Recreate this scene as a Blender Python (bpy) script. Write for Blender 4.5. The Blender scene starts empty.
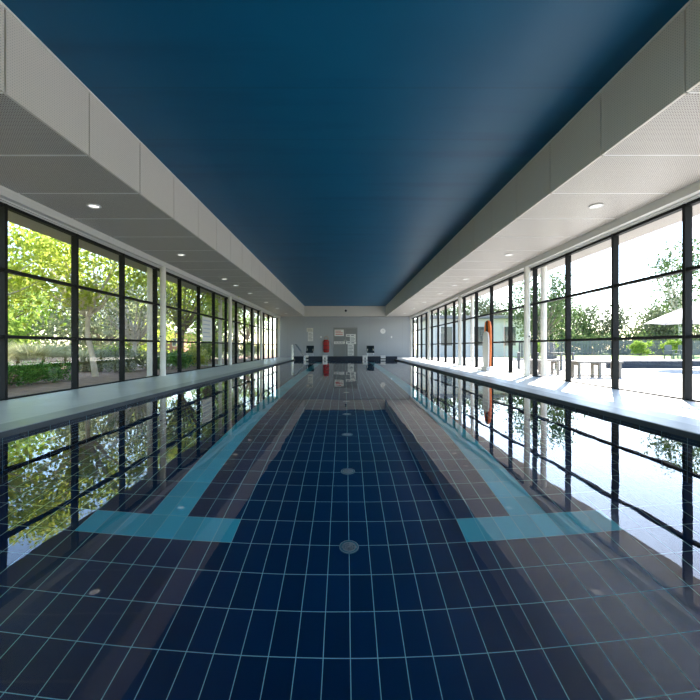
import bpy, bmesh, math, random
from mathutils import Vector, Matrix
R = math.radians
S = bpy.context.scene
col = S.collection

# ------------------------------------------------------------------ camera
F = 410.0                                  # focal length in pixels of the 700 px frame
cam = bpy.data.objects.new('camera', bpy.data.cameras.new('camera'))
col.objects.link(cam)
cam.data.sensor_width = 36.0
cam.data.lens = 36.0 * F / 700.0
cam.data.shift_x = 5.0 / 700.0
cam.data.shift_y = -3.3 / 700.0
cam.data.clip_start = 0.02
cam.data.clip_end = 600
cam.location = (0, 0, 0.765)
cam.rotation_euler = (R(90), 0, 0)
S.camera = cam

# ------------------------------------------------------------------ sky, sun, exposure
w = bpy.data.worlds.new('sky'); S.world = w; w.use_nodes = True
nt = w.node_tree; nt.nodes.clear()
sky = nt.nodes.new('ShaderNodeTexSky'); sky.sky_type = 'NISHITA'
sky.sun_disc = False; sky.sun_elevation = R(37); sky.sun_rotation = R(32.4)
sky.air_density = 1.0; sky.dust_density = 0.3; sky.ozone_density = 1.6
bg = nt.nodes.new('ShaderNodeBackground'); bg.inputs['Strength'].default_value = 0.235
out = nt.nodes.new('ShaderNodeOutputWorld')
nt.links.new(sky.outputs[0], bg.inputs[0]); nt.links.new(bg.outputs[0], out.inputs[0])
sl = bpy.data.lights.new('sun', 'SUN'); sl.energy = 7.6; sl.angle = R(0.6); sl.color = (1, .945, .86)
sun = bpy.data.objects.new('sun', sl); col.objects.link(sun)
sd = Vector((math.sin(R(32.4)) * math.cos(R(37)), math.cos(R(32.4)) * math.cos(R(37)), math.sin(R(37))))
sun.rotation_euler = sd.to_track_quat('Z', 'Y').to_euler()
sun.location = (20, 20, 30)
S.view_settings.view_transform = 'Standard'
S.view_settings.look = 'None'
S.view_settings.gamma = 1
S.view_settings.use_curve_mapping = False
S.view_settings.exposure = 1.88
S.cycles.use_denoising = True
S.cycles.denoiser = 'OPENIMAGEDENOISE'
S.cycles.sample_clamp_indirect = 8.0
S.cycles.max_bounces = 14
S.cycles.diffuse_bounces = 6
S.cycles.glossy_bounces = 6
S.cycles.transmission_bounces = 8
S.cycles.transparent_max_bounces = 24

# ------------------------------------------------------------------ dimensions
XG = 4.90       # glass plane
XF = 2.95       # bulkhead face
XP = 3.09       # pool edge
ZS, ZC, ZH = 2.97, 3.72, 2.81
YW, YB = 29.9, -3.6
ZW = -0.058     # water
ZP = ZW - 1.50  # pool floor
T1, T2 = .907, 1.865
P0, P1 = 0.5, 25.4

# ------------------------------------------------------------------ materials
def newmat(name):
    m = bpy.data.materials.new(name); m.use_nodes = True
    return m, m.node_tree, m.node_tree.nodes['Principled BSDF']

def N(nt, typ, **kw):
    n = nt.nodes.new(typ)
    for k, v in kw.items(): setattr(n, k, v)
    return n

def mth(nt, op, a, b=None, c=None):
    n = nt.nodes.new('ShaderNodeMath'); n.operation = op
    for i, v in enumerate((a, b, c)):
        if v is None: continue
        if isinstance(v, (int, float)): n.inputs[i].default_value = v
        else: nt.links.new(v, n.inputs[i])
    return n.outputs[0]

def mixc(nt, f, a, b):
    n = nt.nodes.new('ShaderNodeMix'); n.data_type = 'RGBA'
    if isinstance(f, (int, float)): n.inputs[0].default_value = f
    else: nt.links.new(f, n.inputs[0])
    for idx, v in ((6, a), (7, b)):
        if isinstance(v, tuple): n.inputs[idx].default_value = (*v[:3], 1)
        else: nt.links.new(v, n.inputs[idx])
    return n.outputs[2]

def plain(name, c, rough=.5, metal=0.0, noise=0.0, nscale=8.0, bump=0.0, emit=None, es=0):
    m, nt, b = newmat(name)
    b.inputs['Base Color'].default_value = (*c, 1)
    b.inputs['Roughness'].default_value = rough
    b.inputs['Metallic'].default_value = metal
    if noise or bump:
        tc = N(nt, 'ShaderNodeTexCoord'); nz = N(nt, 'ShaderNodeTexNoise')
        nz.inputs['Scale'].default_value = nscale; nz.inputs['Detail'].default_value = 4
        nt.links.new(tc.outputs['Object'], nz.inputs['Vector'])
        if noise:
            lo = tuple(x * (1 - noise) for x in c); hi = tuple(min(1, x * (1 + noise)) for x in c)
            nt.links.new(mixc(nt, nz.outputs['Fac'], lo, hi), b.inputs['Base Color'])
        if bump:
            bp = N(nt, 'ShaderNodeBump'); bp.inputs['Strength'].default_value = bump
            bp.inputs['Distance'].default_value = .01
            nt.links.new(nz.outputs['Fac'], bp.inputs['Height']); nt.links.new(bp.outputs[0], b.inputs['Normal'])
    if emit:
        b.inputs['Emission Color'].default_value = (*emit, 1); b.inputs['Emission Strength'].default_value = es
    return m

def tiled(name, c, grout, ax, size, off, gw, rough=.25, var=.15, groughness=.6):
    """rectangular tiles: ax = the two object axes, size and offset per axis, gw grout half width"""
    m, nt, b = newmat(name)
    tc = N(nt, 'ShaderNodeTexCoord'); sp = N(nt, 'ShaderNodeSeparateXYZ')
    nt.links.new(tc.outputs['Object'], sp.inputs[0])
    masks, ids = [], []
    for a, s, o in zip(ax, size, off):
        q = mth(nt, 'DIVIDE', mth(nt, 'SUBTRACT', sp.outputs[a], o), s)
        ids.append(mth(nt, 'FLOOR', q))
        fr = mth(nt, 'FRACT', q)
        d = mth(nt, 'MINIMUM', fr, mth(nt, 'SUBTRACT', 1.0, fr))
        masks.append(mth(nt, 'LESS_THAN', mth(nt, 'MULTIPLY', d, s), gw))
    mask = mth(nt, 'MAXIMUM', masks[0], masks[1])
    cb = N(nt, 'ShaderNodeCombineXYZ'); nt.links.new(ids[0], cb.inputs[0]); nt.links.new(ids[1], cb.inputs[1])
    wn = N(nt, 'ShaderNodeTexWhiteNoise'); nt.links.new(cb.outputs[0], wn.inputs['Vector'])
    lo = tuple(x * (1 - var) for x in c); hi = tuple(x * (1 + var) for x in c)
    tile = mixc(nt, wn.outputs['Value'], lo, hi)
    nt.links.new(mixc(nt, mask, tile, grout), b.inputs['Base Color'])
    nt.links.new(mth(nt, 'ADD', mth(nt, 'MULTIPLY', mask, groughness - rough), rough), b.inputs['Roughness'])
    return m

def perforated(name, c, hole, ax, pitch, r, rough=.45):
    m, nt, b = newmat(name)
    tc = N(nt, 'ShaderNodeTexCoord'); sp = N(nt, 'ShaderNodeSeparateXYZ')
    nt.links.new(tc.outputs['Object'], sp.inputs[0])
    ds = []
    for a in ax:
        fr = mth(nt, 'SUBTRACT', mth(nt, 'FRACT', mth(nt, 'DIVIDE', sp.outputs[a], pitch)), .5)
        ds.append(mth(nt, 'MULTIPLY', fr, fr))
    mask = mth(nt, 'LESS_THAN', mth(nt, 'ADD', ds[0], ds[1]), (r / pitch) ** 2)
    nt.links.new(mixc(nt, mask, c, hole), b.inputs['Base Color'])
    b.inputs['Roughness'].default_value = rough
    return m

M = {}
M['navy'] = tiled('navy_pool_tile', (.0015, .034, .125), (.42, .88, .95), (0, 1), (.147, .29), (.03, .17), .0026)
M['aqua'] = tiled('aqua_pool_tile', (.11, .80, .95), (.42, .92, .97), (0, 1), (.147, .29), (.03, .17), .0022)
M['navy_wall'] = tiled('navy_wall_tile', (.0035, .026, .08), (.14, .32, .40), (1, 2), (.30, .15), (.10, ZW), .003)
M['navy_end'] = tiled('navy_end_tile', (.003, .013, .034), (.02, .05, .08), (0, 2), (.147, .15), (.03, ZW), .002, rough=.6)
M['deck'] = tiled('grey_deck_tile', (.54, .56, .55), (.38, .40, .40), (0, 1), (.60, .60), (XP, .5), .002, rough=.36, var=.05)
M['deck_edge'] = plain('dark_edge_tile', (.020, .030, .042), .5, noise=.4, nscale=40)
M['coping'] = tiled('grey_coping_tile', (.30, .33, .335), (.18, .20, .20), (0, 1), (.60, .30), (XP, .5), .002, rough=.36, var=.05)
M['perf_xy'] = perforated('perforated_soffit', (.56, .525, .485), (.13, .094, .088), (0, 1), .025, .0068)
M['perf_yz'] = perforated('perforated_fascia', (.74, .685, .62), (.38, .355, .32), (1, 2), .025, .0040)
M['fascia'] = plain('warm_grey_panel', (.68, .64, .58), .5)
M['seam'] = plain('pale_metal_seam', (.82, .81, .79), .35)
M['dark_frame'] = plain('charcoal_aluminium', (.007, .008, .009), .6, .0)
M['head_trim'] = plain('pale_grey_trim', (.66, .65, .64), .4)
M['column'] = plain('white_column_paint', (.74, .73, .70), .35)
M['endwall'] = tiled('blue_grey_end_wall', (.36, .385, .42), (.30, .32, .35), (0, 2), (1.2, 3.2), (.6, -.1), .006, rough=.4, var=.015)
M['eave'] = plain('pale_eave_lining', (.42, .39, .36), .7)
M['white'] = plain('white_plastic', (.78, .78, .78), .4)
M['paper'] = plain('white_notice_paper', (.75, .75, .73), .6)
M['cream'] = plain('cream_notice_paper', (.72, .70, .60), .6)
M['ink'] = plain('grey_print', (.18, .19, .21), .6)
M['redink'] = plain('red_print', (.55, .12, .10), .6)
M['steel'] = plain('brushed_steel', (.55, .56, .57), .25, 1.0)
M['darkblue'] = plain('dark_teal_plastic', (.004, .016, .024), .75)
M['black'] = plain('black_plastic', (.01, .01, .011), .3)
M['red'] = plain('red_foam', (.36, .004, .006), .6)
M['tan'] = plain('tan_strap', (.45, .27, .16), .7)
M['orange'] = plain('orange_plastic', (.85, .20, .04), .35)
M['door'] = plain('grey_door_paint', (.20, .21, .215), .45)
M['doorframe'] = plain('door_frame_paint', (.25, .26, .265), .45)
M['paving'] = tiled('pale_paving', (.37, .355, .33), (.29, .275, .26), (0, 1), (.9, .9), (.1, .2), .005, rough=.7, var=.04)
M['mulch'] = plain('bark_mulch', (.32, .20, .15), .9, noise=.8, nscale=5, bump=.8)
M['grass'] = plain('lawn_grass', (.22, .33, .07), .9, noise=.3, nscale=3)
M['dry_grass'] = plain('rough_ground', (.28, .30, .15), .9, noise=.35, nscale=.7)
M['path'] = plain('pale_gravel_path', (.55, .52, .47), .9, noise=.1)
M['bench'] = plain('grey_timber', (.23, .21, .19), .7, noise=.25, nscale=12)
M['fence'] = plain('grey_fence_paint', (.13, .14, .15), .6)
M['bark_pale'] = plain('pale_bark', (.62, .55, .48), .85, noise=.35, nscale=9, bump=.4)
M['bark_dark'] = plain('brown_bark', (.17, .13, .10), .9, noise=.35, nscale=9, bump=.4)
M['canvas'] = plain('white_canvas', (.85, .84, .82), .8)
M['kerb'] = plain('white_pool_kerb', (.75, .74, .71), .6)
M['brick'] = plain('red_brick', (.38, .17, .12), .9, noise=.2, nscale=20)
M['render'] = plain('pale_render', (.62, .62, .60), .8)
M['rooftile'] = plain('grey_roof', (.2, .2, .21), .8)
M['lens'] = plain('downlight_lens', (.8, .8, .78), .3, emit=(1, .96, .9), es=.35)

M['dark_frame'].node_tree.nodes['Principled BSDF'].inputs['Specular IOR Level'].default_value = .2
M['darkblue'].node_tree.nodes['Principled BSDF'].inputs['Specular IOR Level'].default_value = .2
def ceiling_mat():
    m, nt, b = newmat('blue_ceiling_paint')
    tc = N(nt, 'ShaderNodeTexCoord'); sp = N(nt, 'ShaderNodeSeparateXYZ'); nt.links.new(tc.outputs['Object'], sp.inputs[0])
    fr = mth(nt, 'FRACT', mth(nt, 'DIVIDE', sp.outputs[1], 1.17))
    d = mth(nt, 'MINIMUM', fr, mth(nt, 'SUBTRACT', 1.0, fr))
    joint = mth(nt, 'MULTIPLY', mth(nt, 'SUBTRACT', 1.0, mth(nt, 'MINIMUM', mth(nt, 'DIVIDE', d, .02), 1.0)), .30)
    nz = N(nt, 'ShaderNodeTexNoise'); nz.inputs['Scale'].default_value = 1.1; nz.inputs['Detail'].default_value = 5
    nt.links.new(tc.outputs['Object'], nz.inputs['Vector'])
    base0 = mixc(nt, nz.outputs['Fac'], (.0025, .100, .215), (.005, .128, .255))
    mp = N(nt, 'ShaderNodeMapping'); mp.inputs['Scale'].default_value = (.22, 2.4, 1)
    n2 = N(nt, 'ShaderNodeTexNoise'); n2.inputs['Scale'].default_value = 1.3; n2.inputs['Detail'].default_value = 3
    nt.links.new(tc.outputs['Object'], mp.inputs[0]); nt.links.new(mp.outputs[0], n2.inputs['Vector'])
    cr = N(nt, 'ShaderNodeMapRange'); cr.inputs[1].default_value = .52; cr.inputs[2].default_value = .72; cr.inputs[4].default_value = .35
    nt.links.new(n2.outputs['Fac'], cr.inputs[0])
    base = mixc(nt, cr.outputs[0], base0, (.002, .062, .15))
    b.inputs['Specular IOR Level'].default_value = .15
    nt.links.new(mixc(nt, joint, base, (.006, .06, .12)), b.inputs['Base Color'])
    b.inputs['Roughness'].default_value = .42
    return m
M['ceiling'] = ceiling_mat()

def glass_mat(name, tint=(.96, .95, .935)):
    m = bpy.data.materials.new(name); m.use_nodes = True; nt = m.node_tree; nt.nodes.clear()
    o = N(nt, 'ShaderNodeOutputMaterial'); mx = N(nt, 'ShaderNodeMixShader')
    tr = N(nt, 'ShaderNodeBsdfTransparent'); gl = N(nt, 'ShaderNodeBsdfGlossy'); g = N(nt, 'ShaderNodeNewGeometry')
    tr.inputs[0].default_value = (*tint, 1); gl.inputs['Roughness'].default_value = 0.0
    vm = N(nt, 'ShaderNodeVectorMath', operation='DOT_PRODUCT')
    nt.links.new(g.outputs['Incoming'], vm.inputs[0]); nt.links.new(g.outputs['Normal'], vm.inputs[1])
    c = mth(nt, 'SUBTRACT', 1.0, mth(nt, 'ABSOLUTE', vm.outputs['Value']))
    fr = mth(nt, 'ADD', .06, mth(nt, 'MULTIPLY', mth(nt, 'POWER', c, 5.0), .90))
    nt.links.new(fr, mx.inputs[0]); nt.links.new(tr.outputs[0], mx.inputs[1]); nt.links.new(gl.outputs[0], mx.inputs[2])
    nt.links.new(mx.outputs[0], o.inputs[0])
    return m
M['glass'] = glass_mat('window_glass')

def water_mat():
    m, nt, b = newmat('still_pool_water')
    b.inputs['Base Color'].default_value = (.88, .99, 1.0, 1)
    b.inputs['Roughness'].default_value = 0.0
    b.inputs['IOR'].default_value = 1.333
    b.inputs['Transmission Weight'].default_value = 1.0
    tc = N(nt, 'ShaderNodeTexCoord'); mp = N(nt, 'ShaderNodeMapping'); nz = N(nt, 'ShaderNodeTexNoise')
    mp.inputs['Scale'].default_value = (1.0, .8, 1)
    nt.links.new(tc.outputs['Object'], mp.inputs[0]); nt.links.new(mp.outputs[0], nz.inputs['Vector'])
    nz.inputs['Scale'].default_value = 1.6; nz.inputs['Detail'].default_value = 2
    bp = N(nt, 'ShaderNodeBump'); bp.inputs['Strength'].default_value = .22; bp.inputs['Distance'].default_value = .008
    nt.links.new(nz.outputs['Fac'], bp.inputs['Height']); nt.links.new(bp.outputs[0], b.inputs['Normal'])
    return m
M['water'] = water_mat()

def leaf_mat(name, c1, c2, trans=.45):
    m = bpy.data.materials.new(name); m.use_nodes = True; nt = m.node_tree; nt.nodes.clear()
    o = N(nt, 'ShaderNodeOutputMaterial'); mx = N(nt, 'ShaderNodeMixShader'); mx.inputs[0].default_value = trans
    d = N(nt, 'ShaderNodeBsdfDiffuse'); t = N(nt, 'ShaderNodeBsdfTranslucent'); g = N(nt, 'ShaderNodeNewGeometry')
    c = mixc(nt, g.outputs['Random Per Island'], c1, c2)
    nt.links.new(c, d.inputs[0]); nt.links.new(c, t.inputs[0])
    nt.links.new(d.outputs[0], mx.inputs[1]); nt.links.new(t.outputs[0], mx.inputs[2]); nt.links.new(mx.outputs[0], o.inputs[0])
    return m
M['leaf_lime'] = leaf_mat('lime_leaves', (.28, .38, .03), (.62, .66, .15), .55)
M['leaf_green'] = leaf_mat('green_leaves', (.12, .23, .03), (.36, .46, .10))
M['leaf_olive'] = leaf_mat('olive_leaves', (.17, .20, .10), (.38, .40, .24))
M['leaf_far'] = leaf_mat('grey_green_leaves', (.045, .085, .03), (.17, .23, .10), .3)
M['leaf_far_olive'] = leaf_mat('dull_olive_leaves', (.07, .09, .05), (.20, .22, .14), .3)
M['leaf_hedge'] = leaf_mat('hedge_leaves', (.06, .17, .03), (.17, .36, .08), .3)
M['leaf_straw'] = leaf_mat('straw_grass', (.35, .38, .18), (.62, .62, .42))

# ------------------------------------------------------------------ mesh helpers
def link(name, me, mat=None, parent=None, loc=(0, 0, 0), rotz=0):
    o = bpy.data.objects.new(name, me)
    if me is not None and mat is not None:
        for mm in (mat if isinstance(mat, (list, tuple)) else [mat]): me.materials.append(mm)
    col.objects.link(o)
    o.location = loc; o.rotation_euler = (0, 0, rotz)
    if parent: o.parent = parent
    return o

def tag(o, label=None, cat=None, group=None, kind=None):
    if label: o['label'] = label
    if cat: o['category'] = cat
    if group: o['group'] = group
    if kind: o['kind'] = kind
    return o

def empty(name, loc=(0, 0, 0), rotz=0): return link(name, None, loc=loc, rotz=rotz)

def copy_tree(o, parent=None):
    c = o.copy(); col.objects.link(c); c.parent = parent
    for ch in [x for x in bpy.data.objects if x.parent == o]: copy_tree(ch, c)
    return c

class MB:
    """collects shapes in one mesh"""
    def __init__(s): s.bm = bmesh.new()
    def box(s, x0, x1, y0, y1, z0, z1, bev=0, mi=0, rot=None, piv=None):
        r = bmesh.ops.create_cube(s.bm, size=1)
        vs = r['verts']
        bmesh.ops.scale(s.bm, verts=vs, vec=(x1 - x0, y1 - y0, z1 - z0))
        bmesh.ops.translate(s.bm, verts=vs, vec=((x0 + x1) / 2, (y0 + y1) / 2, (z0 + z1) / 2))
        fs = list({f for v in vs for f in v.link_faces})
        for f in fs: f.material_index = mi
        if bev:
            es = list({e for v in vs for e in v.link_edges})
            rr = bmesh.ops.bevel(s.bm, geom=es, offset=bev, segments=2, affect='EDGES', profile=.5)
            vs = list({v for f in rr['faces'] for v in f.verts} | {v for v in vs if v.is_valid})
            for f in rr['faces']: f.material_index = mi
        if rot is not None:
            bmesh.ops.rotate(s.bm, verts=vs, cent=piv or (0, 0, 0), matrix=rot)
        return s
    def cyl(s, p0, p1, r0, r1=None, n=16, cap=True):
        p0, p1 = Vector(p0), Vector(p1); r1 = r0 if r1 is None else r1
        d = p1 - p0; q = d.to_track_quat('Z', 'Y').to_matrix().to_4x4()
        bmesh.ops.create_cone(s.bm, cap_ends=cap, segments=n, radius1=r0, radius2=r1, depth=d.length,
                              matrix=Matrix.Translation((p0 + p1) / 2) @ q)
        return s
    def tube(s, pts, rad, n=8):
        pts = [Vector(p) for p in pts]
        rads = rad if isinstance(rad, (list, tuple)) else [rad] * len(pts)
        rings = []
        for i, p in enumerate(pts):
            a = pts[max(0, i - 1)]; b = pts[min(len(pts) - 1, i + 1)]
            d = (b - a).normalized(); up = Vector((0, 0, 1)) if abs(d.z) < .9 else Vector((1, 0, 0))
            if i and rings:
                u = lastu - d * lastu.dot(d)
                u = u.normalized() if u.length > 1e-4 else d.cross(up).normalized()
            else: u = d.cross(up).normalized()
            lastu = u; v = d.cross(u)
            rings.append([s.bm.verts.new(p + (u * math.cos(t) + v * math.sin(t)) * rads[i]) for t in [2 * math.pi * k / n for k in range(n)]])
        for a, b in zip(rings, rings[1:]):
            for k in range(n): s.bm.faces.new((a[k], a[(k + 1) % n], b[(k + 1) % n], b[k]))
        s.bm.faces.new(list(reversed(rings[0]))); s.bm.faces.new(rings[-1])
        return s
    def lathe(s, prof, c=(0, 0, 0), n=24, axis='Z'):
        c = Vector(c); rings = []
        for r, h in prof:
            if axis == 'Z': f = lambda t: Vector((r * math.cos(t), r * math.sin(t), h))
            else: f = lambda t: Vector((r * math.cos(t), -h, r * math.sin(t)))
            rings.append([s.bm.verts.new(c + f(2 * math.pi * k / n)) for k in range(n)])
        for a, b in zip(rings, rings[1:]):
            for k in range(n): s.bm.faces.new((a[k], a[(k + 1) % n], b[(k + 1) % n], b[k]))
        s.bm.faces.new(rings[0]); s.bm.faces.new(rings[-1])
        return s
    def build(s, name, mat, parent=None, smooth=False, loc=(0, 0, 0), rotz=0):
        bmesh.ops.recalc_face_normals(s.bm, faces=s.bm.faces)
        me = bpy.data.meshes.new(name); s.bm.to_mesh(me); s.bm.free()
        if smooth:
            me.shade_smooth()
            me.set_sharp_from_angle(angle=R(40))
        return link(name, me, mat, parent, loc, rotz)

def struct(o, label=None): return tag(o, label, kind='structure')

# ================================================================== SHELL
# pool basin
m = MB(); bmf = m.bm
xs = sorted({-XP, XP, -2.028, -1.587, -1.293, -.852, .912, 1.353, 1.647, 2.088})
ys = sorted({P0, 3.07, 3.36, P1 - 2.3, P1 - 2.0, P1})
vg = {(x, y): bmf.verts.new((x, y, ZP)) for x in xs for y in ys}
for i in range(len(xs) - 1):
    for j in range(len(ys) - 1):
        f = bmf.faces.new([vg[xs[i], ys[j]], vg[xs[i + 1], ys[j]], vg[xs[i + 1], ys[j + 1]], vg[xs[i], ys[j + 1]]])
        cx, cy = (xs[i] + xs[i + 1]) / 2, (ys[j] + ys[j + 1]) / 2
        bar = (3.07 < cy < 3.36 or P1 - 2.3 < cy < P1 - 2.0) and (-2.028 < cx < -.852 or .912 < cx < 2.088)
        stem = (3.07 < cy < P1 - 2.0) and (-1.587 < cx < -1.293 or 1.353 < cx < 1.647)
        f.material_index = 1 if (bar or stem) else 0
struct(m.build('pool_floor', [M['navy'], M['aqua']]), 'navy tiled pool floor with two aqua lane lines ending in crossbars')
for sgn, nm in ((-1, 'left'), (1, 'right')):
    struct(MB().box(*sorted((sgn * XP, sgn * (XP + .15))), P0, P1, ZP - .1, -.05).build('pool_wall_' + nm, M['navy_wall']), 'navy tiled side wall of the pool, %s' % nm)
struct(MB().box(-XP - .15, XP + .15, P1, P1 + .25, ZP - .1, .168, .008).build('pool_wall_far', M['navy_end']), 'raised dark navy tiled far end of the pool')
struct(MB().box(-XP - .15, XP + .15, P0 - .2, P0, ZP - .1, -.03).build('pool_wall_near', M['navy_end']))
# water
me = bpy.data.meshes.new('pool_water')
me.from_pydata([(-XP, P0, ZW), (XP, P0, ZW), (XP, P1, ZW), (-XP, P1, ZW)], [], [(0, 1, 2, 3)])
tag(link('pool_water', me, M['water']), 'still clear pool water mirroring the windows and ceiling', 'water', kind='stuff')

# deck with dark overflow edge
m = MB()
m.box(-XG - .08, -XP - .29, YB, YW, -.25, 0); m.box(XP + .29, XG + .08, YB, YW, -.25, 0)
m.box(-XP - .291, -XP - .01, YB, P0 - .2, -.25, 0); m.box(XP + .01, XP + .291, YB, P0 - .2, -.25, 0)
m.box(-XP - .291, -XP - .01, P1, YW, -.25, 0); m.box(XP + .01, XP + .291, P1, YW, -.25, 0)
m.box(-XP - .011, XP + .011, P1 + .25, YW, -.25, 0); m.box(-XP - .011, XP + .011, YB, P0 - .2, -.25, 0)
struct(m.build('floor', M['deck']), 'grey tiled pool deck around the basin')
for sgn, nm in ((-1, 'left'), (1, 'right')):
    struct(MB().box(*sorted((sgn * (XP + .006), sgn * (XP + .30))), P0 - .2, P1, -.045, .003, .003, mi=0).box(*sorted((sgn * (XP - .003), sgn * (XP + .007))), P0, P1, -.058, -.004, 0, 1).build('trim_1' if sgn < 0 else 'trim_2', [M['coping'], M['deck_edge']]),
           'dark tiled pool coping along the %s deck' % nm)

# ceiling, bulkheads, soffits, eaves
struct(MB().box(-XF - .1, XF + .1, YB, YW + .2, ZC, ZC + .2).build('ceiling', M['ceiling']), 'deep blue painted raised ceiling')
PJ = 3.56; PP = 1.17
js = [PJ + PP * k for k in range(-6, 24)]
edges = [YB] + [j for j in js if YB + .2 < j < YW - .2] + [YW - .12]
for sgn, nm in ((-1, 'left'), (1, 'right')):
    m = MB(); g = .011
    for a, b in zip(edges, edges[1:]):
        m.box(*sorted((sgn * (XF), sgn * (XF + .03))), a + g, b - g, ZS, ZC - .004, mi=0)
    m.box(*sorted((sgn * (XF + .03), sgn * (XF + .05))), YB, YW, ZS + .03, ZC + .05, mi=1)
    m.box(*sorted((sgn * (XF - .012), sgn * (XF + .03))), YB, YW - .12, ZC - .02, ZC, mi=2)
    struct(m.build('trim_3' if sgn < 0 else 'trim_4', [M['perf_yz'], M['black'], M['seam']]), 'perforated metal bulkhead panels along the %s side of the blue ceiling' % nm)
    m = MB()
    for a, b in zip(edges, edges[1:] + [YW]):
        m.box(*sorted((sgn * (XF + .031), sgn * (XG - .02))), a + g * 2, b - g * 2, ZS, ZS + .02, mi=0)
    m.box(*sorted((sgn * (XF + .031), sgn * (XG - .0))), YB, YW, ZS + .012, ZS + .03, mi=1)
    for j in edges[1:-1]: m.box(*sorted((sgn * (XF + .031), sgn * (XG - .25))), j - .011, j + .011, ZS - .001, ZS + .012, mi=1)
    struct(m.build('ceiling_soffit_' + nm, [M['perf_xy'], M['seam']]), 'low perforated metal soffit over the %s deck' % nm)
    # grooved head track above the glass
    m = MB()
    for k, (a, b, z) in enumerate(((.20, .155, 2.925), (.165, .12, 2.885), (.195, .09, 2.845), (.10, .055, 2.825), (.06, -.05, ZH))):
        m.box(*sorted((sgn * (XG - a), sgn * (XG - b))), YB, YW, z, ZS + .01, mi=0)
    struct(m.build('trim_5' if sgn < 0 else 'trim_6', M['head_trim']), 'stepped pale head trim above the %s windows' % nm)
    struct(MB().box(*sorted((sgn * (XG + .06), sgn * 5.82)), YB - 1, YW + 1, 2.93, 3.75).build('roof_eave_' + nm, M['eave']), 'pale roof eave outside the %s windows' % nm)
    struct(MB().box(*sorted((sgn * (XF + .06), sgn * (XG + .06))), YB - .2, YW + .2, 3.2, 3.6).build('roof_slab_' + nm, M['eave']))
# far end: bulkhead and wall
m = MB(); m.box(-XF - .02, XF + .02, YW - .12, YW - .09, ZS - .01, ZC); m.box(-XF, XF, YW - .12, YW, ZS - .01, ZS + .012)
struct(m.build('trim_7', M['fascia']), 'pale bulkhead across the far end below the blue ceiling')
struct(MB().box(-XG - .1, XG + .1, YW, YW + .2, -.2, ZC + .1).build('wall_far', M['endwall']), 'blue-grey far end wall')
# near wall (behind the camera) with a glazed opening added to let light in
m = MB()
m.box(-XG - .1, -3.4, YB - .2, YB, -.2, ZC + .1); m.box(3.4, XG + .1, YB - .2, YB, -.2, ZC + .1); m.box(-3.4, 3.4, YB - .2, YB, 3.1, ZC + .1)
struct(m.build('wall_near', M['endwall']), 'end wall behind the camera')

# glazing: one window per bay
BAY = 1.567; Y0 = 5.87 - BAY * 6
nb = int((YW - Y0) / BAY)
win = 0
for sgn, nm in ((-1, 'left'), (1, 'right')):
    for k in range(nb + 1):
        a = Y0 + BAY * k; b = min(a + BAY, YW)
        if b - a < .3: continue
        win += 1
        wo = struct(empty('window_%d' % win, (sgn * XG, a, 0)), '%s full-height window bay with two dark transoms' % nm)
        m = MB()
        X0, X1 = (-.055, .055)
        m.box(X0, X1, -.026, .026, .0, ZH + .02, .004)
        m.box(-.045, .045, .026, b - a - .026, ZH - .045, ZH + .01)
        for t in (T1, T2): m.box(-.04, .04, .026, b - a - .026, t - .024, t + .024)
        m.box(-.03, .03, .026, b - a - .026, 0, .022)
        m.build('window_frame', M['dark_frame'], wo)
        m = MB()
        for z0, z1 in ((.022, T1 - .024), (T1 + .024, T2 - .024), (T2 + .024, ZH - .045)):
            vs = [m.bm.verts.new(v) for v in ((.008, .026, z0), (.008, b - a - .026, z0), (.008, b - a - .026, z1), (.008, .026, z1))]
            m.bm.faces.new(vs)
        m.build('glass_pane', M['glass'], wo)
win += 1
wo = struct(empty('window_%d' % win, (0, YB - .1, 0)), 'unseen glazed opening behind the camera, added to let in light')  # unseen window, added so daylight reaches the far wall and bulkheads
m = MB()
for x in (-3.37, -1.7, 0, 1.7, 3.37): m.box(x - .03, x + .03, -.05, .05, 0, 3.1)
m.box(-3.4, 3.4, -.045, .045, 3.04, 3.1); m.build('window_frame', M['dark_frame'], wo)
m = MB(); m.bm.faces.new([m.bm.verts.new(v) for v in ((-3.36, 0, .01), (3.36, 0, .01), (3.36, 0, 3.04), (-3.36, 0, 3.04))]); m.build('glass_pane', M['glass'], wo)

# columns
def column(x, y, lab, r=.074, top=2.86, bot=0.0):
    m = MB(); m.cyl((0, 0, bot), (0, 0, top), r, n=28)
    m.cyl((0, 0, bot), (0, 0, bot + .012), r + .03, n=28)
    return struct(m.build('column', M['column'], smooth=True, loc=(x, y, 0)), lab)
ords = ['nearest', 'second', 'third', 'fourth', 'fifth']
for sgn, nm in ((-1, 'left'), (1, 'right')):
    for k in range(-1, 4):
        y = 10.72 + 6.268 * k
        column(sgn * 4.76, y, 'round white column on the %s deck, %s from the camera' % (nm, ords[k + 1]))
        if k >= 0: column(5.40 if sgn > 0 else -5.30, y + .42, 'pale round post under the %s eave outside the glass, %s from the camera' % (nm, ords[k]), .075, 2.95, -.05)

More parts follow.
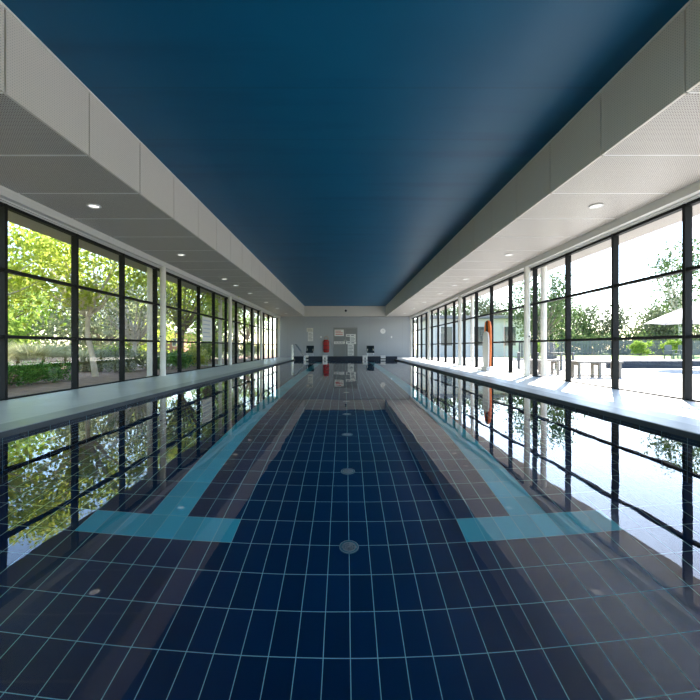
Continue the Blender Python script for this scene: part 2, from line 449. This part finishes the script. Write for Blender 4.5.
# outside ground
def slab(name, mat, x0, x1, y0, y1, z, lab, th=.3):
    return struct(MB().box(x0, x1, y0, y1, z - th, z).build(name, mat), lab)
m = MB()
m.box(-90, -XG - .08, -60, 140, -.32, -.12); m.box(XG + .08, 90, -60, 140, -.32, -.12)
m.box(-XG - .08, XG + .08, YW, 140, -.32, -.12); m.box(-XG - .08, XG + .08, -60, YB, -.32, -.12)
struct(m.build('ground', M['dry_grass']), 'rough grassy ground around the building')
slab('garden_bed', M['mulch'], -13, -XG - .08, -12, 17.0, -.04, 'brown bark mulch garden bed left of the glass', .07)
slab('garden_path', M['path'], -40, -XG - .08, 17.0, 18.6, -.03, 'pale path crossing the left garden', .08)
slab('garden_bed', M['mulch'], -9, -XG - .08, 18.6, 36, -.04, 'brown mulch bed along the far part of the left glass', .07)
slab('terrace', M['paving'], XG + .08, 12.0, -12, 34, -.02, 'pale sunlit paved terrace right of the glass', .1)
slab('terrace', M['paving'], 12.0, 40, -12, 15.0, -.02, 'pale paved terrace in front of the outdoor pool', .1)
slab('lawn', M['grass'], 12.0, 60, 23.0, 60, -.06, 'green lawn behind the outdoor pool', .1)
slab('kerb', M['kerb'], 12.0, 40, 22.2, 23.0, .02, 'white kerb on the far side of the outdoor pool', .2)
mo = plain('outdoor_pool_water', (.03, .06, .12), .06)
struct(MB().box(9.6, 40, 14.9, 15.1, -.1, .25, .01).build('kerb', M['navy_end']), 'dark blue tiled raised edge of the outdoor pool')
tag(MB().box(12.0, 40, 15.1, 22.2, -.2, -.07).build('outdoor_pool_water', mo), 'dark blue water of the outdoor pool beyond the terrace', 'water', kind='stuff')

# far door in end wall
d = struct(empty('door_1', (0.03, YW, 0)), 'grey double door in the far end wall')
m = MB(); m.box(-.88, -.82, -.05, .0, 0, 2.16); m.box(.82, .88, -.05, 0, 0, 2.16); m.box(-.88, .88, -.05, 0, 2.10, 2.16)
m.build('door_frame', M['doorframe'], d)
for s in (-1, 1):
    lf = MB().box(*sorted((s * .004, s * .818)), -.03, -.001, .01, 2.098, .003).build('door_leaf', M['door'], d)
    MB().cyl((s * .07, -.07, .95), (s * .07, -.07, 1.25), .012).cyl((s * .07, -.07, .98), (s * .07, -.025, .98), .008).cyl((s * .07, -.07, 1.22), (s * .07, -.025, 1.22), .008).build('door_handle', M['steel'], lf, True)

# ================================================================== FITTINGS
# ceiling lights
def ceiling_light(x, y, lab):
    t = tag(empty('ceiling_light', (x, y, ZS)), lab, 'light', 'round ceiling lights in the soffits')
    MB().lathe([(.075, -.001), (.098, -.002), (.104, -.012), (.092, -.022), (.074, -.016), (.075, -.001)][::-1], n=28).build('trim_ring', M['white'], t, True)
    MB().lathe([(.001, -.008), (.074, -.008), (.074, -.001), (.001, -.001)], n=28).build('lens', M['lens'], t, True)
    return t
ys_l = [6.4, 9.8, 13.3, 14.7, 16.9, 20.3, 23.7, 27.1]
ol = ['nearest the camera', 'second from the camera', 'third from the camera', 'fourth from the camera', 'fifth from the camera', 'sixth from the camera', 'seventh from the camera', 'nearest the far wall']
for sgn, nm in ((-1, 'left'), (1, 'right')):
    for y, o_ in zip(ys_l, ol):
        ceiling_light(sgn * 3.92, y, 'round white recessed ceiling light in the %s soffit, %s' % (nm, o_))

# pool floor inlets
def inlet(y, lab):
    t = tag(empty('floor_inlet', (.03, y, ZP)), lab, 'pool inlet', 'round inlets along the pool floor centre line')
    MB().lathe([(.001, 0), (.074, 0), (.074, .006), (.066, .010), (.056, .010), (.056, .005), (.001, .005)], n=28).build('cover', plain('inlet_cover', (.10, .30, .36), .4) if 'inlet_cover' not in bpy.data.materials else bpy.data.materials['inlet_cover'], t, True)
    for r in (.071, .050, .030):
        MB().lathe([(r - .006, .005), (r, .005), (r, .0095), (r - .006, .0095), (r - .006, .005)], n=28).build('grille_ring', M['white'], t, True)
    MB().lathe([(.001, .005), (.012, .005), (.010, .012), (.001, .013)], n=16).build('cap', M['white'], t, True)
for k in range(6):
    inlet(3.05 + 1.2 * k, 'round pale inlet on the pool floor centre line, ' + ['nearest the camera', 'second from the camera', 'third from the camera', 'fourth from the camera', 'fifth from the camera', 'sixth and farthest visible'][k])

# lane end plates on the far pool edge
def plate(x, lab, kind):
    t = tag(empty('lane_plate', (x, P1, 0)), lab, 'pool plate', 'white plates on the far pool edge')
    wd = .15
    MB().box(-wd, wd, -.035, -.002, ZW + .01, .16, .006).build('panel', M['white'], t)
    MB().box(-wd, wd, -.035, .18, .169, .215, .006).build('cap', M['white'], t)
    m = MB()
    if kind == 0: m.box(-.03, .03, -.04, -.034, -.02, .10)
    elif kind == 1: m.box(.0, wd + .005, -.04, -.034, .0, .09)
    else: m.box(-wd - .004, wd + .004, -.04, -.034, .0, .05)
    m.build('mark', M['darkblue'], t)
plate(-2.42, 'white plate on the far pool edge, leftmost of four, below the left chair', 1)
plate(-1.24, 'white plate on the far pool edge below the red rescue float', 0)
plate(1.24, 'white plate on the far pool edge below the right chair', 0)
plate(2.36, 'white slotted plate on the far pool edge, rightmost of four', 2)

# stacking chairs by far wall
def chair(x, y, lab):
    t = tag(empty('chair', (x, y, 0)), lab, 'chair', 'dark chairs at the far wall')
    MB().box(-.26, .26, -.22, .20, .43, .47, .015).build('seat', M['darkblue'], t, True)
    m = MB()
    for i in range(9):
        a = (i - 4) / 4
        m.box(-.27 + i * .06, -.27 + (i + 1) * .06 + .002, .21 - .03 * (1 - a * a) * -1 - .02, .235 + .03 * (1 - a * a), .46, .84, .0)
    m.build('backrest', M['darkblue'], t, True)
    MB().box(-.26, .26, -.245, -.21, .33, .44, .008).build('front_rail', M['darkblue'], t)
    for sx in (-1, 1):
        MB().tube([(sx * .20, -.20, .44), (sx * .22, -.23, .0)], .014).build('leg', M['steel'], t, True)
        MB().tube([(sx * .20, .20, .62), (sx * .20, .19, .42), (sx * .22, .27, .0)], .014).build('leg', M['steel'], t, True)
chair(-2.47, 28.9, 'dark plastic chair with metal legs at the far wall, below the two white notices')
chair(1.80, 28.9, 'dark plastic chair with metal legs at the far wall, below the clock')

# red rescue float
t = tag(empty('rescue_float', (-1.36, YW - .15, 0)), 'red rescue float hanging upright on the far wall beside the door', 'rescue float')
m = MB()
prof = [(.001, .34), (.14, .345), (.19, .38), (.212, .46), (.218, .80), (.212, 1.12), (.18, 1.22), (.10, 1.27), (.001, 1.28)]
m.lathe(prof, n=24)
for v in m.bm.verts: v.co.y *= .4
m.build('float_body', M['red'], t, True)
for z in (.55, .85, 1.12):
    m = MB().lathe([(.216, z - .015), (.225, z - .015), (.225, z + .015), (.216, z + .015)], n=24)
    for v in m.bm.verts: v.co.y *= .4
    m.build('strap', M['black'], t, True)
MB().tube([(-.12, 0, 1.22), (-.15, 0, 1.36), (-.08, .05, 1.50), (.02, .08, 1.53), (.10, .05, 1.48), (.15, 0, 1.36), (.12, 0, 1.22)], .02).build('shoulder_strap', M['tan'], t, True)
MB().cyl((0, .13, 1.52), (0, .06, 1.52), .018).build('wall_hook', M['steel'], t, True)

# notices
def notice(x0, x1, z0, z1, mat, inkm, lines, lab, y=YW, name='notice', cols=1):
    t = tag(empty(name, ((x0 + x1) / 2, y, (z0 + z1) / 2)), lab, 'notice')
    hw, hh = (x1 - x0) / 2, (z1 - z0) / 2
    MB().box(-hw, hw, -.012, -.001, -hh, hh, .002).build('sheet', mat, t)
    m = MB()
    for i in range(lines):
        z = hh - (i + .9) * 2 * hh / (lines + .8)
        for c in range(cols):
            a = -hw * .82 + c * 2 * hw * .84 / cols
            m.box(a, a + 2 * hw * (.80 if i % 3 else .62) / cols, -.0135, -.0119, z - hh * .32 / lines, z + hh * .32 / lines)
    m.build('print', inkm, t)
notice(-2.79, -2.33, 1.86, 2.12, M['cream'], M['ink'], 3, 'cream notice on the far wall above the white notice, over the left chair')
notice(-2.70, -2.33, 1.17, 1.82, M['paper'], M['ink'], 6, 'tall white notice on the far wall directly over the left chair')
yd = YW - .031
notice(-.76, -.09, 1.54, 2.01, M['paper'], M['redink'], 3, 'white notice with red lines at the upper left of the grey door', yd)
notice(-.80, -.06, .96, 1.15, M['paper'], M['ink'], 2, 'wide low white notice in the middle of the left door leaf', yd, cols=3)
notice(.07, .78, 1.50, 1.68, M['paper'], M['ink'], 1, 'narrow horizontal white notice at the upper right of the grey door', yd, cols=2)
notice(.36, .78, 1.18, 1.49, M['paper'], M['ink'], 4, 'small white notice on the right door leaf, under the upper horizontal one', yd)
notice(.10, .80, .96, 1.15, M['paper'], M['ink'], 1, 'wide low white notice in the middle of the right door leaf', yd, cols=2)
notice(.20, .64, .12, .94, M['paper'], M['ink'], 7, 'tall white notice on the lower half of the right door leaf', yd)
t = tag(empty('notice', (-XG + .03, 14.5, 1.36)), 'white poster fixed on the left window beyond the nearest column seen', 'notice')
MB().box(-.004, .004, -.50, .50, -.40, .44, .002).build('sheet', M['paper'], t)
m = MB()
for i in range(5): m.box(.004, .006, -.42, .35 - .1 * (i % 2), .30 - i * .14, .34 - i * .14)
m.build('print', plain('pale_blue_print', (.45, .5, .62), .6), t)

# clock
t = tag(empty('wall_clock', (2.76, YW, 1.90)), 'round white clock on the far wall above the right chair', 'clock')
MB().lathe([(.001, .005), (.175, .005), (.19, .02), (.19, .04), (.172, .045), (.168, .035), (.001, .035)], axis='Y', n=32).build('case', M['white'], t, True)
MB().box(-.006, .006, -.040, -.037, 0, .12).build('hand', M['black'], t)
MB().box(0, .08, -.043, -.041, -.006, .006).build('hand', M['black'], t)
for x, z, lab in ((-1.75, 1.47, 'small white wall switch left of the red rescue float'), (3.39, 1.47, 'small white wall switch right of the clock')):
    t = tag(empty('wall_switch', (x, YW, z)), lab, 'switch')
    MB().box(-.045, .045, -.014, -.001, -.06, .06, .004).build('plate', M['white'], t)
    MB().box(-.012, .012, -.020, -.014, -.02, .02, .002).build('rocker', M['white'], t)
# security camera
t = tag(empty('security_camera', (.06, YW - .12, 3.38)), 'black dome security camera on the bulkhead above the far wall', 'camera')
MB().lathe([(.001, .001), (.10, .001), (.10, .03), (.001, .03)], axis='Y').build('base', M['head_trim'], t, True)
MB().lathe([(.085, .03), (.083, .06), (.07, .095), (.045, .12), (.001, .13)], axis='Y').build('dome', M['black'], t, True)
# hoist post and handrail
t = tag(empty('pool_post', (-3.25, 25.1, 0)), 'slim white post standing at the far left corner of the pool', 'post')
MB().cyl((0, 0, .012), (0, 0, .84), .05, n=20).build('shaft', M['white'], t, True)
MB().cyl((0, 0, .84), (0, 0, .88), .058, .045, n=20).build('cap', M['white'], t, True)
MB().cyl((0, 0, .006), (0, 0, .02), .09, n=20).build('base_plate', M['steel'], t, True)
t = tag(empty('pool_handrail', (-3.02, 25.05, 0)), 'thin grey handrail sloping down into the far left corner of the pool', 'handrail')
for yy in (-.22, .22):
    MB().tube([(-.16, yy, .008), (-.16, yy, .78), (-.11, yy, .88), (-.02, yy, .90), (.06, yy, .84), (.5, yy, .25), (.62, yy, -.3), (.64, yy, -.7)], .019).build('rail', M['steel'], t, True)
for i in range(2): MB().box(.52 + .02 * i, .72 + .02 * i, -.22, .22, -.36 - .28 * i, -.33 - .28 * i, .004).build('step', M['steel'], t)

# small sensor boxes on the nearest visible columns
for sgn, nm in ((-1, 'left'), (1, 'right')):
    t = tag(empty('sensor_box', (sgn * 4.76, 10.72 - .074, 1.03)), 'small grey box fixed on the front %s column at mid height' % nm, 'sensor')
    MB().box(-.05, .05, -.05, .004, -.04, .04, .006).build('case', M['head_trim'], t)
    MB().cyl((0, -.05, 0), (0, -.058, 0), .02).build('eye', M['black'], t, True)

# spinal board in a stand
t = tag(empty('rescue_board', (4.60, 13.3, 0), R(20)), 'orange rescue board standing upright on a grey base against the right windows', 'rescue board')
m = MB()
outl = [(-.13, .10), (-.15, .5), (-.16, 1.0), (-.15, 1.40), (-.11, 1.57), (0, 1.62), (.11, 1.57), (.15, 1.40), (.16, 1.0), (.15, .5), (.13, .10)]
for dx, nmx in ((0.0, 'board'),):
    v0 = [m.bm.verts.new((.02, y, z)) for y, z in outl]; v1 = [m.bm.verts.new((.065, y, z)) for y, z in outl]
    m.bm.faces.new(v0); m.bm.faces.new(list(reversed(v1)))
    for i in range(len(outl)):
        j = (i + 1) % len(outl); m.bm.faces.new((v0[i], v0[j], v1[j], v1[i]))
m.build('board', M['orange'], t)
m = MB()
v0 = [m.bm.verts.new((-.05, y * .9, z * .78)) for y, z in outl]; v1 = [m.bm.verts.new((-.012, y * .9, z * .78)) for y, z in outl]
m.bm.faces.new(v0); m.bm.faces.new(list(reversed(v1)))
for i in range(len(outl)):
    j = (i + 1) % len(outl); m.bm.faces.new((v0[i], v0[j], v1[j], v1[i]))
m.build('grey_board', M['head_trim'], t)
MB().box(-.012, .02, -.03, .03, .12, 1.60, .003).build('strap', M['black'], t)
m = MB(); m.box(-.20, .20, -.22, .22, .001, .05, .01); m.box(-.12, .12, -.14, .14, .05, .12, .01)
m.build('base', M['head_trim'], t)

# ================================================================== OUTSIDE FURNITURE
def bench(x, y, L, lab, rotz=0):
    t = tag(empty('bench', (x, y, -.02), rotz), lab, 'bench', 'low grey benches on the terrace')
    m = MB()
    for i in range(4): m.box(0, L, -.2 + i * .105, -.2 + i * .105 + .09, .37, .42, .004)
    m.build('seat', M['bench'], t)
    for fx in ((.03, .09), (L / 2 - .03, L / 2 + .03), (L - .09, L - .03)):
        m = MB(); m.box(fx[0], fx[1], -.18, -.12, 0, .37); m.box(fx[0], fx[1], .12, .18, 0, .37); m.box(fx[0], fx[1], -.12, .12, .31, .37)
        m.build('leg', M['bench'], t)
    MB().box(.09, L - .09, -.02, .02, .02, .06).build('stretcher', M['bench'], t)
bench(5.15, 11.6, .85, 'short grey bench on the terrace just outside the glass, nearer the column')
bench(5.85, 10.5, 1.15, 'longer grey bench on the sunny terrace outside the right windows')
def lounge_chair(x, y, rotz, lab, mat, z=-.02):
    t = tag(empty('lounge_chair', (x, y, z), rotz), lab, 'outdoor chair', 'outdoor chairs right of the building')
    m = MB()
    for i in range(7): m.box(-.28, .28, -.35 + i * .1, -.27 + i * .1, .33, .36, .003)
    m.build('seat', mat, t)
    m = MB()
    for i in range(7): m.box(-.28 + i * .082, -.22 + i * .082, .33, .36, .34, .95, .003)
    m.build('backrest', mat, t)
    for sx in (-1, 1):
        for yy in (-.32, .34):
            MB().box(sx * .3 - .03, sx * .3 + .03, yy - .03, yy + .03, 0, .55).build('leg', mat, t)
        MB().box(sx * .3 - .05, sx * .3 + .05, -.36, .38, .55, .585, .004).build('armrest', mat, t)
lounge_chair(7.4, 14.2, R(25), 'grey slatted outdoor armchair on the terrace behind the benches', M['fence'])
lounge_chair(6.55, 14.7, R(-20), 'grey slatted outdoor armchair standing closest to the glass', M['fence'])
lounge_chair(22.0, 27.5, R(10), 'grey armchair on the lawn beyond the outdoor pool, left one', M['fence'], -.06)
lounge_chair(23.1, 27.8, R(-15), 'grey armchair on the lawn beyond the outdoor pool, right one', M['fence'], -.06)

# parasol
t = tag(empty('parasol', (12.45, 14.2, -.02)), 'white canvas parasol on a pole beside the outdoor pool', 'parasol')
m = MB(); n = 8; rm = 1.72
top = m.bm.verts.new((0, 0, 2.38)); rings = []
for r_, z_ in ((.5, 2.17), (1.1, 1.93), (1.5, 1.75), (rm, 1.64)):
    rings.append([m.bm.verts.new((r_ * math.cos(2 * math.pi * (k + .25 / 2) / 16 + math.pi / 8 * 0) * (1 if k % 2 == 0 else .955), r_ * math.sin(2 * math.pi * (k + .25 / 2) / 16) * (1 if k % 2 == 0 else .955), z_ + (0 if k % 2 == 0 else .03))) for k in range(16)])
for k in range(16): m.bm.faces.new((top, rings[0][k], rings[0][(k + 1) % 16]))
for a, b in zip(rings, rings[1:]):
    for k in range(16): m.bm.faces.new((a[k], b[k], b[(k + 1) % 16], a[(k + 1) % 16]))
cp = m.build('canopy', M['canvas'], t)
so = cp.modifiers.new('thick', 'SOLIDIFY'); so.thickness = .01
MB().cyl((0, 0, .05), (0, 0, 2.42), .03).build('pole', M['white'], t, True)
MB().box(-.3, .3, -.3, .3, 0, .07, .015).build('base', M['white'], t)
for k in range(8):
    a = 2 * math.pi * (2 * k + .125) / 16
    MB().tube([(0.03 * math.cos(a), .03 * math.sin(a), 2.30), (rm * .98 * math.cos(a), rm * .98 * math.sin(a), 1.62)], .01, 6).build('rib', M['steel'], t, True)

# fence
def fence(x, y, rotz, lab):
    t = tag(empty('fence_panel', (x, y, -.08), rotz), lab, 'fence', 'grey fence panels behind the lawn')
    m = MB()
    for i in range(20): m.box(.06 + i * .148, .17 + i * .148, -.012, .012, .05, 1.45)
    m.box(0, 3, -.03, .0, .25, .31); m.box(0, 3, -.03, 0, 1.2, 1.26)
    m.build('pickets', M['fence'], t)
    MB().box(-.04, .04, -.04, .04, 0, 1.55, .005).build('post', M['fence'], t)
for i in range(11):
    fence(11 + i * 3.02, 40, 0, 'grey picket fence panel behind the lawn, number %s from the left' % ['one', 'two', 'three', 'four', 'five', 'six', 'seven', 'eight', 'nine', 'ten', 'eleven'][i])

# pale pavilion right, brick house left
def house(x, y, sx, sy, h, wallm, lab, nwin):
    t = tag(empty('building', (x, y, -.1)), lab, 'building')
    MB().box(0, sx, 0, sy, 0, h).build('wall', wallm, t)
    MB().box(-.6, sx + .6, -.6, sy + .6, h, h + .25, .02).build('roof', M['rooftile'], t)
    for i in range(nwin):
        a = sx * (i + .3) / nwin
        wf = MB().box(a, a + sx * .4 / nwin, -.05, -.001, .9, h - .6).build('window', M['head_trim'], t)
        MB().box(a + .06, a + sx * .4 / nwin - .06, -.06, -.05, .96, h - .66).build('pane', plain('dark_pane', (.05, .07, .08), .1) if 'dark_pane' not in bpy.data.materials else bpy.data.materials['dark_pane'], wf)
house(7.2, 34.5, 8, 6, 3.2, M['render'], 'pale low building at the far end of the right terrace', 3)
house(-23.5, 46, 5, 6, 2.4, M['brick'], 'red brick house behind the trees on the left', 4)

# ================================================================== PLANTS
rnd = random.Random(7)
def leaves_mesh(name, centers, n, spread, size, rg, flat=1.0, up=0.0):
    vs, fs = [], []
    for i in range(n):
        c = centers[rg.randrange(len(centers))]
        g = Vector((rg.gauss(0, 1), rg.gauss(0, 1), rg.gauss(0, 1) * flat))
        p = Vector(c) + g * spread
        d = Vector((rg.gauss(0, 1), rg.gauss(0, 1), rg.gauss(0, 1) + up)).normalized()
        q = Vector((rg.gauss(0, 1), rg.gauss(0, 1), rg.gauss(0, 1))); q = d.cross(q).normalized()
        s_ = size * rg.uniform(.6, 1.3); b = len(vs)
        nrm = d.cross(q)
        vs += [p, p + d * s_ * .5 + q * s_ * .28 + nrm * s_ * .08, p + d * s_, p + d * s_ * .5 - q * s_ * .28 + nrm * s_ * .08]
        fs.append((b, b + 1, b + 2, b + 3))
    me = bpy.data.meshes.new(name); me.from_pydata([tuple(v) for v in vs], [], fs)
    return me

def tree(name, loc, h, crown, lean, leafm, barkm, nleaf, lsize, lab, seed, ncl=26, spread=.32, forks=4, tr=.09, cb=.35, group=None):
    """crown = (rx, ry, rz); cb = crown bottom as share of h"""
    rg = random.Random(seed)
    t = tag(empty(name, loc), lab, 'tree', group)
    rx, ry, rz = crown; cz = h - rz
    cen = Vector((lean[0] * h, lean[1] * h, cz))
    cl = []
    while len(cl) < ncl:
        v = Vector((rg.uniform(-1, 1), rg.uniform(-1, 1), rg.uniform(-1, 1)))
        if .35 < v.length < 1: cl.append(cen + Vector((v.x * rx, v.y * ry, v.z * rz)))
    m = MB()
    fork = Vector((lean[0] * h * .5, lean[1] * h * .5, h * cb))
    wob = lambda a: Vector((rg.uniform(-a, a), rg.uniform(-a, a), 0))
    m.tube([(0, 0, -.05), fork * .35 + wob(.05), fork * .7 + wob(.07), fork], [tr * 1.25, tr, tr * .9, tr * .8], 8)
    m.build('trunk', barkm, t, True)
    m = MB()
    for c in sorted(cl, key=lambda c: c.z)[::max(1, ncl // (forks * 4))]:
        k = fork.lerp(c, .45) + wob(.2)
        m.tube([fork - Vector((0, 0, .05)), fork.lerp(k, .5) + wob(.08), k, k.lerp(c, .6) + wob(.1), c], [tr * .6, tr * .5, tr * .35, tr * .2, tr * .08], 6)
    m.build('branches', barkm, t, True)
    me = leaves_mesh('foliage', cl, nleaf, spread, lsize, rg)
    link('foliage', me, leafm, t)
    return t

# near trees left of the glass
tree('garden_tree', (-6.75, 11.1, -.04), 4.3, (1.7, 1.7, 1.15), (-.06, -.06), M['leaf_lime'], M['bark_pale'], 5200, .12, 'leaning pale-trunked tree with lime leaves nearest the left glass', 1, 26, .22, cb=.38, tr=.07)
tree('garden_tree', (-8.2, 8.6, -.04), 4.5, (2.1, 2.1, 1.4), (0, 0), M['leaf_lime'], M['bark_pale'], 5200, .14, 'broad lime-green tree behind the low hedge', 2, 40, .24, cb=.3, tr=.08)
tree('garden_tree', (-8.0, 4.9, -.04), 4.5, (2.0, 2.0, 1.5), (0, 0), M['leaf_lime'], M['bark_pale'], 4600, .14, 'lime-green tree at the near left edge of the photo', 3, 34, .24, cb=.3)
tree('garden_tree', (-8.0, 15.5, -.04), 4.6, (1.8, 2.0, 1.5), (.02, .02), M['leaf_olive'], M['bark_pale'], 3600, .12, 'thin pale multi-branched tree beyond the leaning tree', 4, 30, .4, cb=.2)
tree('garden_tree', (-6.9, 17.4, -.04), 5.0, (1.6, 2.2, 1.7), (0, 0), M['leaf_lime'], M['bark_dark'], 7000, .13, 'bright green tree behind the nearest left column', 5, 40, .34, cb=.28)
tree('garden_tree', (-7.3, 22.0, -.04), 5.2, (1.9, 2.2, 1.9), (0, 0), M['leaf_green'], M['bark_dark'], 7000, .14, 'dense green tree halfway along the left glass', 6, 40, .36, cb=.25)
tree('garden_tree', (-7.0, 26.0, -.04), 6.2, (1.8, 2.0, 1.7), (.03, 0), M['leaf_olive'], M['bark_pale'], 4600, .14, 'tree with a thick pale trunk far along the left glass', 7, 34, .36, cb=.5, tr=.2)
tree('garden_tree', (-7.4, 31.0, -.04), 5.4, (1.9, 2.4, 1.9), (0, 0), M['leaf_green'], M['bark_dark'], 5600, .15, 'green tree at the far end of the left glass', 8, 34, .38, cb=.25)
# wider trees behind
side = [(-14, 11, 6.0, 'olive'), (-16, 17, 6.4, 'green'), (-13, 22, 5.6, 'olive'), (-20, 25, 7.0, 'green'), (-17, 33, 6.6, 'lime'),
        (-24, 18, 7.0, 'olive'), (-26, 32, 7.5, 'olive'), (-14, 42, 7.0, 'green'), (-22, 45, 7.5, 'olive'), (-34, 27, 8.0, 'green'), (-14, 5, 6.2, 'green')]
ordn = ['first', 'second', 'third', 'fourth', 'fifth', 'sixth', 'seventh', 'eighth', 'ninth', 'tenth', 'eleventh', 'twelfth', 'thirteenth', 'fourteenth']
side_s = sorted(side, key=lambda s_: s_[0] / s_[1])
for i, (x, y, h, kd) in enumerate(side_s):
    h *= .80
    tree('background_tree', (x, y, -.12), h, (3.0, 3.0, h * .47), (0, 0), M['leaf_' + kd], M['bark_dark'], 4200, .26,
         '%s background tree beyond the left garden, %s from the left' % ({'olive': 'grey-green', 'green': 'mid green', 'lime': 'light green'}[kd], ordn[i]), 20 + i, 30, .5, cb=.15, tr=.14, group='trees beyond the left garden')
# right row beyond the fence
xr = [11, 15, 18.5, 22, 25.5, 29, 32.5, 36, 40, 44]
for i, x in enumerate(xr):
    h = [7.2, 6.6, 6.0, 6.3, 5.4, 6.2, 5.6, 6.4, 5.8, 7.0][i]; kd = ['green', 'olive', 'green', 'olive', 'green', 'olive', 'olive', 'green', 'olive', 'green'][i]
    tree('background_tree', (x, 45 + (i % 3) * 1.8, -.12), h, (2.9, 2.6, h * .46), (0, 0), M['leaf_far' if kd == 'green' else 'leaf_far_olive'], M['bark_dark'], 3600, .30,
         '%s tree in the row behind the right fence, %s from the left' % ({'olive': 'grey-green', 'green': 'mid green'}[kd], ordn[i]), 50 + i, 32, .55, cb=.2, tr=.16, group='trees behind the right fence')
tree('gum_tree', (31.5, 38.5, -.12), 11.4, (2.3, 2.0, 4.6), (0, 0), M['leaf_far'], M['bark_pale'], 3600, .26, 'tall slender gum tree rising above the right tree row', 71, 26, .5, cb=.25, tr=.2)
tree('gum_tree', (14.5, 30, -.12), 6.4, (2.6, 2.2, 2.4), (0, 0), M['leaf_far'], M['bark_dark'], 4800, .2, 'leafy tree beside the pale building on the right', 72, 32, .45, cb=.25, tr=.15)

# shrubs
def shrub(name, loc, size, leafm, n, ls, lab, seed, cat='shrub', up=.3, group=None):
    rg = random.Random(seed); t = tag(empty(name, loc), lab, cat, group)
    cl = [Vector((rg.uniform(-1, 1) * size[0] * .8, rg.uniform(-1, 1) * size[1] * .8, rg.uniform(.25, .85) * size[2])) for _ in range(int(14 + size[0] * size[1] * 10))]
    link('foliage', leaves_mesh('foliage', cl, n, min(size) * .2, ls, rg, .8, up), leafm, t)
    m = MB()
    for c in cl[:12]: m.tube([(c.x * .3, c.y * .3, -.03), c], [.018, .006], 5)
    m.build('stems', M['bark_dark'], t, True)
    return t
# clipped hedge
rg = random.Random(11)
t = tag(empty('hedge', (-6.95, 7.6, -.04)), 'low clipped green hedge in the mulch outside the left glass', 'hedge')
cl = [Vector((rg.uniform(-.5, .5), rg.uniform(-2.3, 2.3), rg.uniform(.04, .42))) for _ in range(500)]
link('foliage', leaves_mesh('foliage', cl, 15000, .035, .055, rg, .8, .6), M['leaf_hedge'], t)
m = MB()
for i in range(24): m.cyl((rg.uniform(-.4, .4), rg.uniform(-2.2, 2.2), -.02), (rg.uniform(-.4, .4), rg.uniform(-2.2, 2.2), .3), .01, .006, 5)
m.build('stems', M['bark_dark'], t)
rg = random.Random(12)
t = tag(empty('hedge', (27.5, 41.2, -.12)), 'long dark green hedge directly behind the right fence', 'hedge')
cl = [Vector((rg.uniform(-17, 17), rg.uniform(-.4, .4), rg.uniform(.1, 2.0 + .35 * math.sin(k * .7)))) for k in range(900)]
link('foliage', leaves_mesh('foliage', cl, 13000, .16, .26, rg, .8, .3), M['leaf_far'], t)
m = MB()
for i in range(34): m.cyl((i - 16.5, rg.uniform(-.3, .3), -.03), (i - 16.5, rg.uniform(-.3, .3), 1.2), .04, .02, 5)
m.build('stems', M['bark_dark'], t)
def grasses(loc, h, n, lab, seed, sp=.6):
    rg = random.Random(seed); t = tag(empty('ornamental_grass', loc), lab, 'ornamental grass', 'pale grasses in the left garden')
    vs, fs = [], []
    for i in range(n):
        a = rg.uniform(0, 6.28); r0 = rg.uniform(0, sp * .35); b = len(vs); w_ = .012; hh = h * rg.uniform(.5, 1)
        d = Vector((math.cos(a), math.sin(a), 0)); q = Vector((-d.y, d.x, 0)) * w_
        p0 = d * r0; p1 = d * (r0 + sp * .25) + Vector((0, 0, hh * .65)); p2 = d * (r0 + sp * rg.uniform(.5, .9)) + Vector((0, 0, hh))
        vs += [p0 - q, p0 + q, p1 + q, p1 - q, p2]; fs += [(b, b + 1, b + 2, b + 3), (b + 3, b + 2, b + 4)]
    me = bpy.data.meshes.new('blades'); me.from_pydata([tuple(v) for v in vs], [], fs)
    link('blades', me, M['leaf_straw'], t)
for i, (x, y, h) in enumerate(((-9.3, 10.4, 1.1), (-10.6, 11.4, 1.2), (-9.6, 12.6, 1.0), (-11.2, 9.2, 1.2), (-8.6, 13.4, .8), (-10.5, 14.6, 1.0))):
    grasses((x, y, -.06), h, 1500, 'tuft of pale straw-coloured grass behind the hedge, %s from the left' % ordn[[3, 2, 4, 0, 5, 1][i] if False else i], 80 + i, .9)
sh = [(-7.3, 13.4, .8, .8, .7, 'olive'), (-9.0, 15.9, 1.0, .8, .9, 'green'), (-6.3, 14.6, .6, .8, .55, 'hedge'), (-6.6, 19.9, .8, 1.0, 1.2, 'green'),
      (-6.8, 23.6, .9, 1.1, 1.3, 'olive'), (-6.5, 28.2, .8, 1.2, 1.2, 'green'), (-6.3, 16.6, .6, .6, .8, 'lime'), (-12.0, 17.0 + 2.5, 1.4, 1.0, 1.3, 'olive'),
      (-14, 14.4, 1.6, 1.2, 1.3, 'olive'), (-12.0, 6.6, 1.4, 1.6, 1.4, 'green')]
sh.sort(key=lambda s_: s_[0] / s_[1])
for i, (x, y, sx, sy, sz, kd) in enumerate(sh):
    shrub('shrub', (x, y, -.08), (sx, sy, sz), M['leaf_' + kd], 2600, .10, 'rounded %s garden shrub in the left garden, %s from the left' % ({'olive': 'grey-green', 'green': 'green', 'hedge': 'dark green', 'lime': 'lime'}[kd], ordn[i]), 100 + i, group='shrubs in the left garden')
for i, (x, y, sx, sy, sz) in enumerate(((27.0, 37.5, .8, .7, 1.4), (30.2, 37.8, .9, .7, 1.6), (18, 37.5, 1.2, .8, 1.4))):
    shrub('shrub', (x, y, -.08), (sx, sy, sz), M['leaf_green'], 2200, .16, 'leafy green shrub in front of the right fence, ' + ['middle one', 'rightmost', 'leftmost'][i], 130 + i, group='shrubs in front of the right fence')
